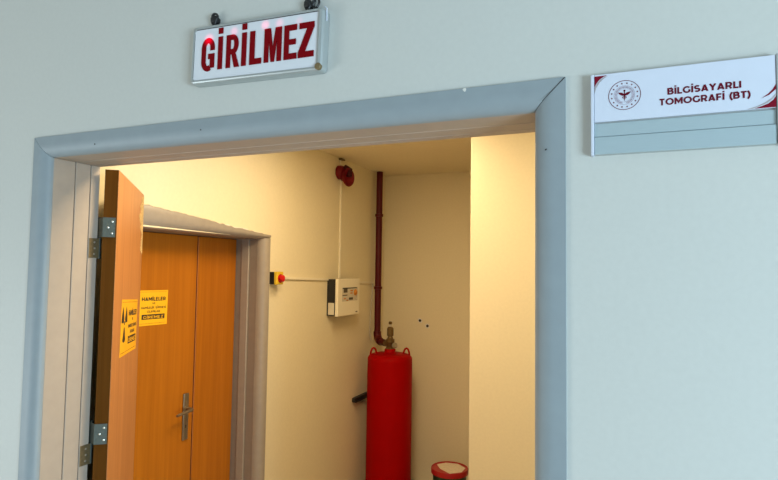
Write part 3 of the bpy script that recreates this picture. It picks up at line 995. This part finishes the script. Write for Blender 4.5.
obj('cap', lathe((vx, vy, 1.304), [(0.013, 0.0), (0.014, 0.002), (0.014, 0.016), (0.010, 0.018)], Z, 16), M['screw'], va)
obj('cap', lathe((vx, vy, 1.322), [(0.010, 0.0), (0.014, 0.004), (0.014, 0.018), (0.009, 0.022)], Z, 16), M['valve'], va)
gd = Vector((0.55, -0.75, 0)).normalized()
obj('pressure_gauge', lathe(Vector((vx, vy, 1.162)) + Vector((0.042, -0.012, 0)), [(0.010, -0.02), (0.021, -0.004), (0.022, 0.012), (0.018, 0.016)], gd, 24), M['gauge'], va, smooth=True)
od = Vector((-0.185, 0.17, 0)).normalized()
obj('outlet', tube([Vector((vx, vy, 1.165)), Vector((vx, vy, 1.165)) + od * 0.085], 0.026, 14), M['valve'], va, smooth=True)

PX, PYY = -1.898, 3.172
pp = thing('fire_pipe', (PX, PYY, CEIL), 'dark red pipe dropping from the ceiling to the gas cylinder', 'pipe')
pts = [Vector((PX, PYY, CEIL - 0.004)), Vector((PX, PYY, 1.23))]
end = Vector((vx, vy, 1.165)) + od * 0.088
bend0 = Vector((PX, PYY, 1.165))
dirn = (end - bend0).normalized()
for k in range(1, 9):
    a = PI / 2 * k / 8
    pts.append(Vector((PX, PYY, 1.23)) + dirn * (0.065 * (1 - math.cos(a))) + Z * (-0.065 * math.sin(a)))
pts.append(end)
obj('tube', tube(pts, 0.0265, 20), M['pipe'], pp, smooth=True)
for z in (2.205, 1.60):
    obj('coupling', lathe((PX, PYY, z), [(0.027, -0.012), (0.034, -0.010), (0.034, 0.010), (0.027, 0.012)], Z, 20), M['pipe'], pp, smooth=True)
obj('elbow', tube([pts[1] + Z * 0.01] + pts[1:10] + [pts[9] + dirn * 0.008], 0.032, 20), M['pipe'], pp, smooth=True)
tag(obj('cable', tube([(XL + 0.006, 3.17, 1.636), (XL + 0.007, 3.155, 1.55), (XL + 0.008, 3.13, 1.40), (XL + 0.008, 3.11, 1.25), (XL + 0.02, 3.12, 1.17)], 0.004, 8),
        M['cable'], None, (XL, 3.17, 1.64), smooth=True), 'thin grey cable hanging down the wall beside the red pipe', 'cable')

rl = thing('cylinder_bracket', (XL, 2.84, 0.76), 'black steel rail bracket on the left wall beside the cylinder', 'bracket')
obj('rail', box((XL, 2.825, 0.727), (XL + 0.030, 3.22, 0.760), 0.002, 1), M['rail'], rl)
obj('lip', box((XL + 0.0302, 2.825, 0.727), (XL + 0.036, 3.22, 0.736)), M['rail'], rl)

# screw holes with plaster round them
for (x, z, lab) in ((-1.606, 1.326, 'upper left of two dark screw holes in the back wall'),
                    (-1.539, 1.284, 'lower right of two dark screw holes in the back wall')):
    t = thing('wall_plug', (x, YB, z), lab, 'wall plug', 'screw holes in the back wall')
    pts = [(random.uniform(0.016, 0.026) * math.cos(a * PI / 7), random.uniform(0.014, 0.024) * math.sin(a * PI / 7)) for a in range(14)]
    obj('plaster_ring', prism(pts, (x, YB - 0.0001, z), X, Z, 0.0006), M['chip'], t)
    obj('plug', lathe((x, YB - 0.0007, z), [(0.012, 0), (0.011, 0.003), (0.005, 0.004)], (0, -1, 0), 12), M['groove'], t)

# ------------------------------------------------------------------ pail
px_, py_ = -1.222, 3.02
pl = thing('pail', (px_, py_, 0), 'dark green pail with a red lid on the alcove floor', 'pail')
obj('body', lathe((px_, py_, 0), [(0.105, 0.0), (0.110, 0.004), (0.126, 0.243), (0.130, 0.250), (0.130, 0.256), (0.122, 0.258)], Z, 40), M['pail'], pl, smooth=True)
obj('lid', lathe((px_, py_, 0), [(0.132, 0.246), (0.138, 0.247), (0.139, 0.276), (0.136, 0.283), (0.130, 0.283), (0.128, 0.277), (0.02, 0.277)], Z, 48), M['pail_lid'], pl, smooth=True)
obj('lid_label', prism([(-0.112, 0.035), (-0.060, -0.045), (0.035, -0.112), (0.105, -0.045), (0.108, 0.05), (0.03, 0.115), (-0.06, 0.100)], (px_, py_, 0.2775), X, Y, 0.001), M['pail_paper'], pl)
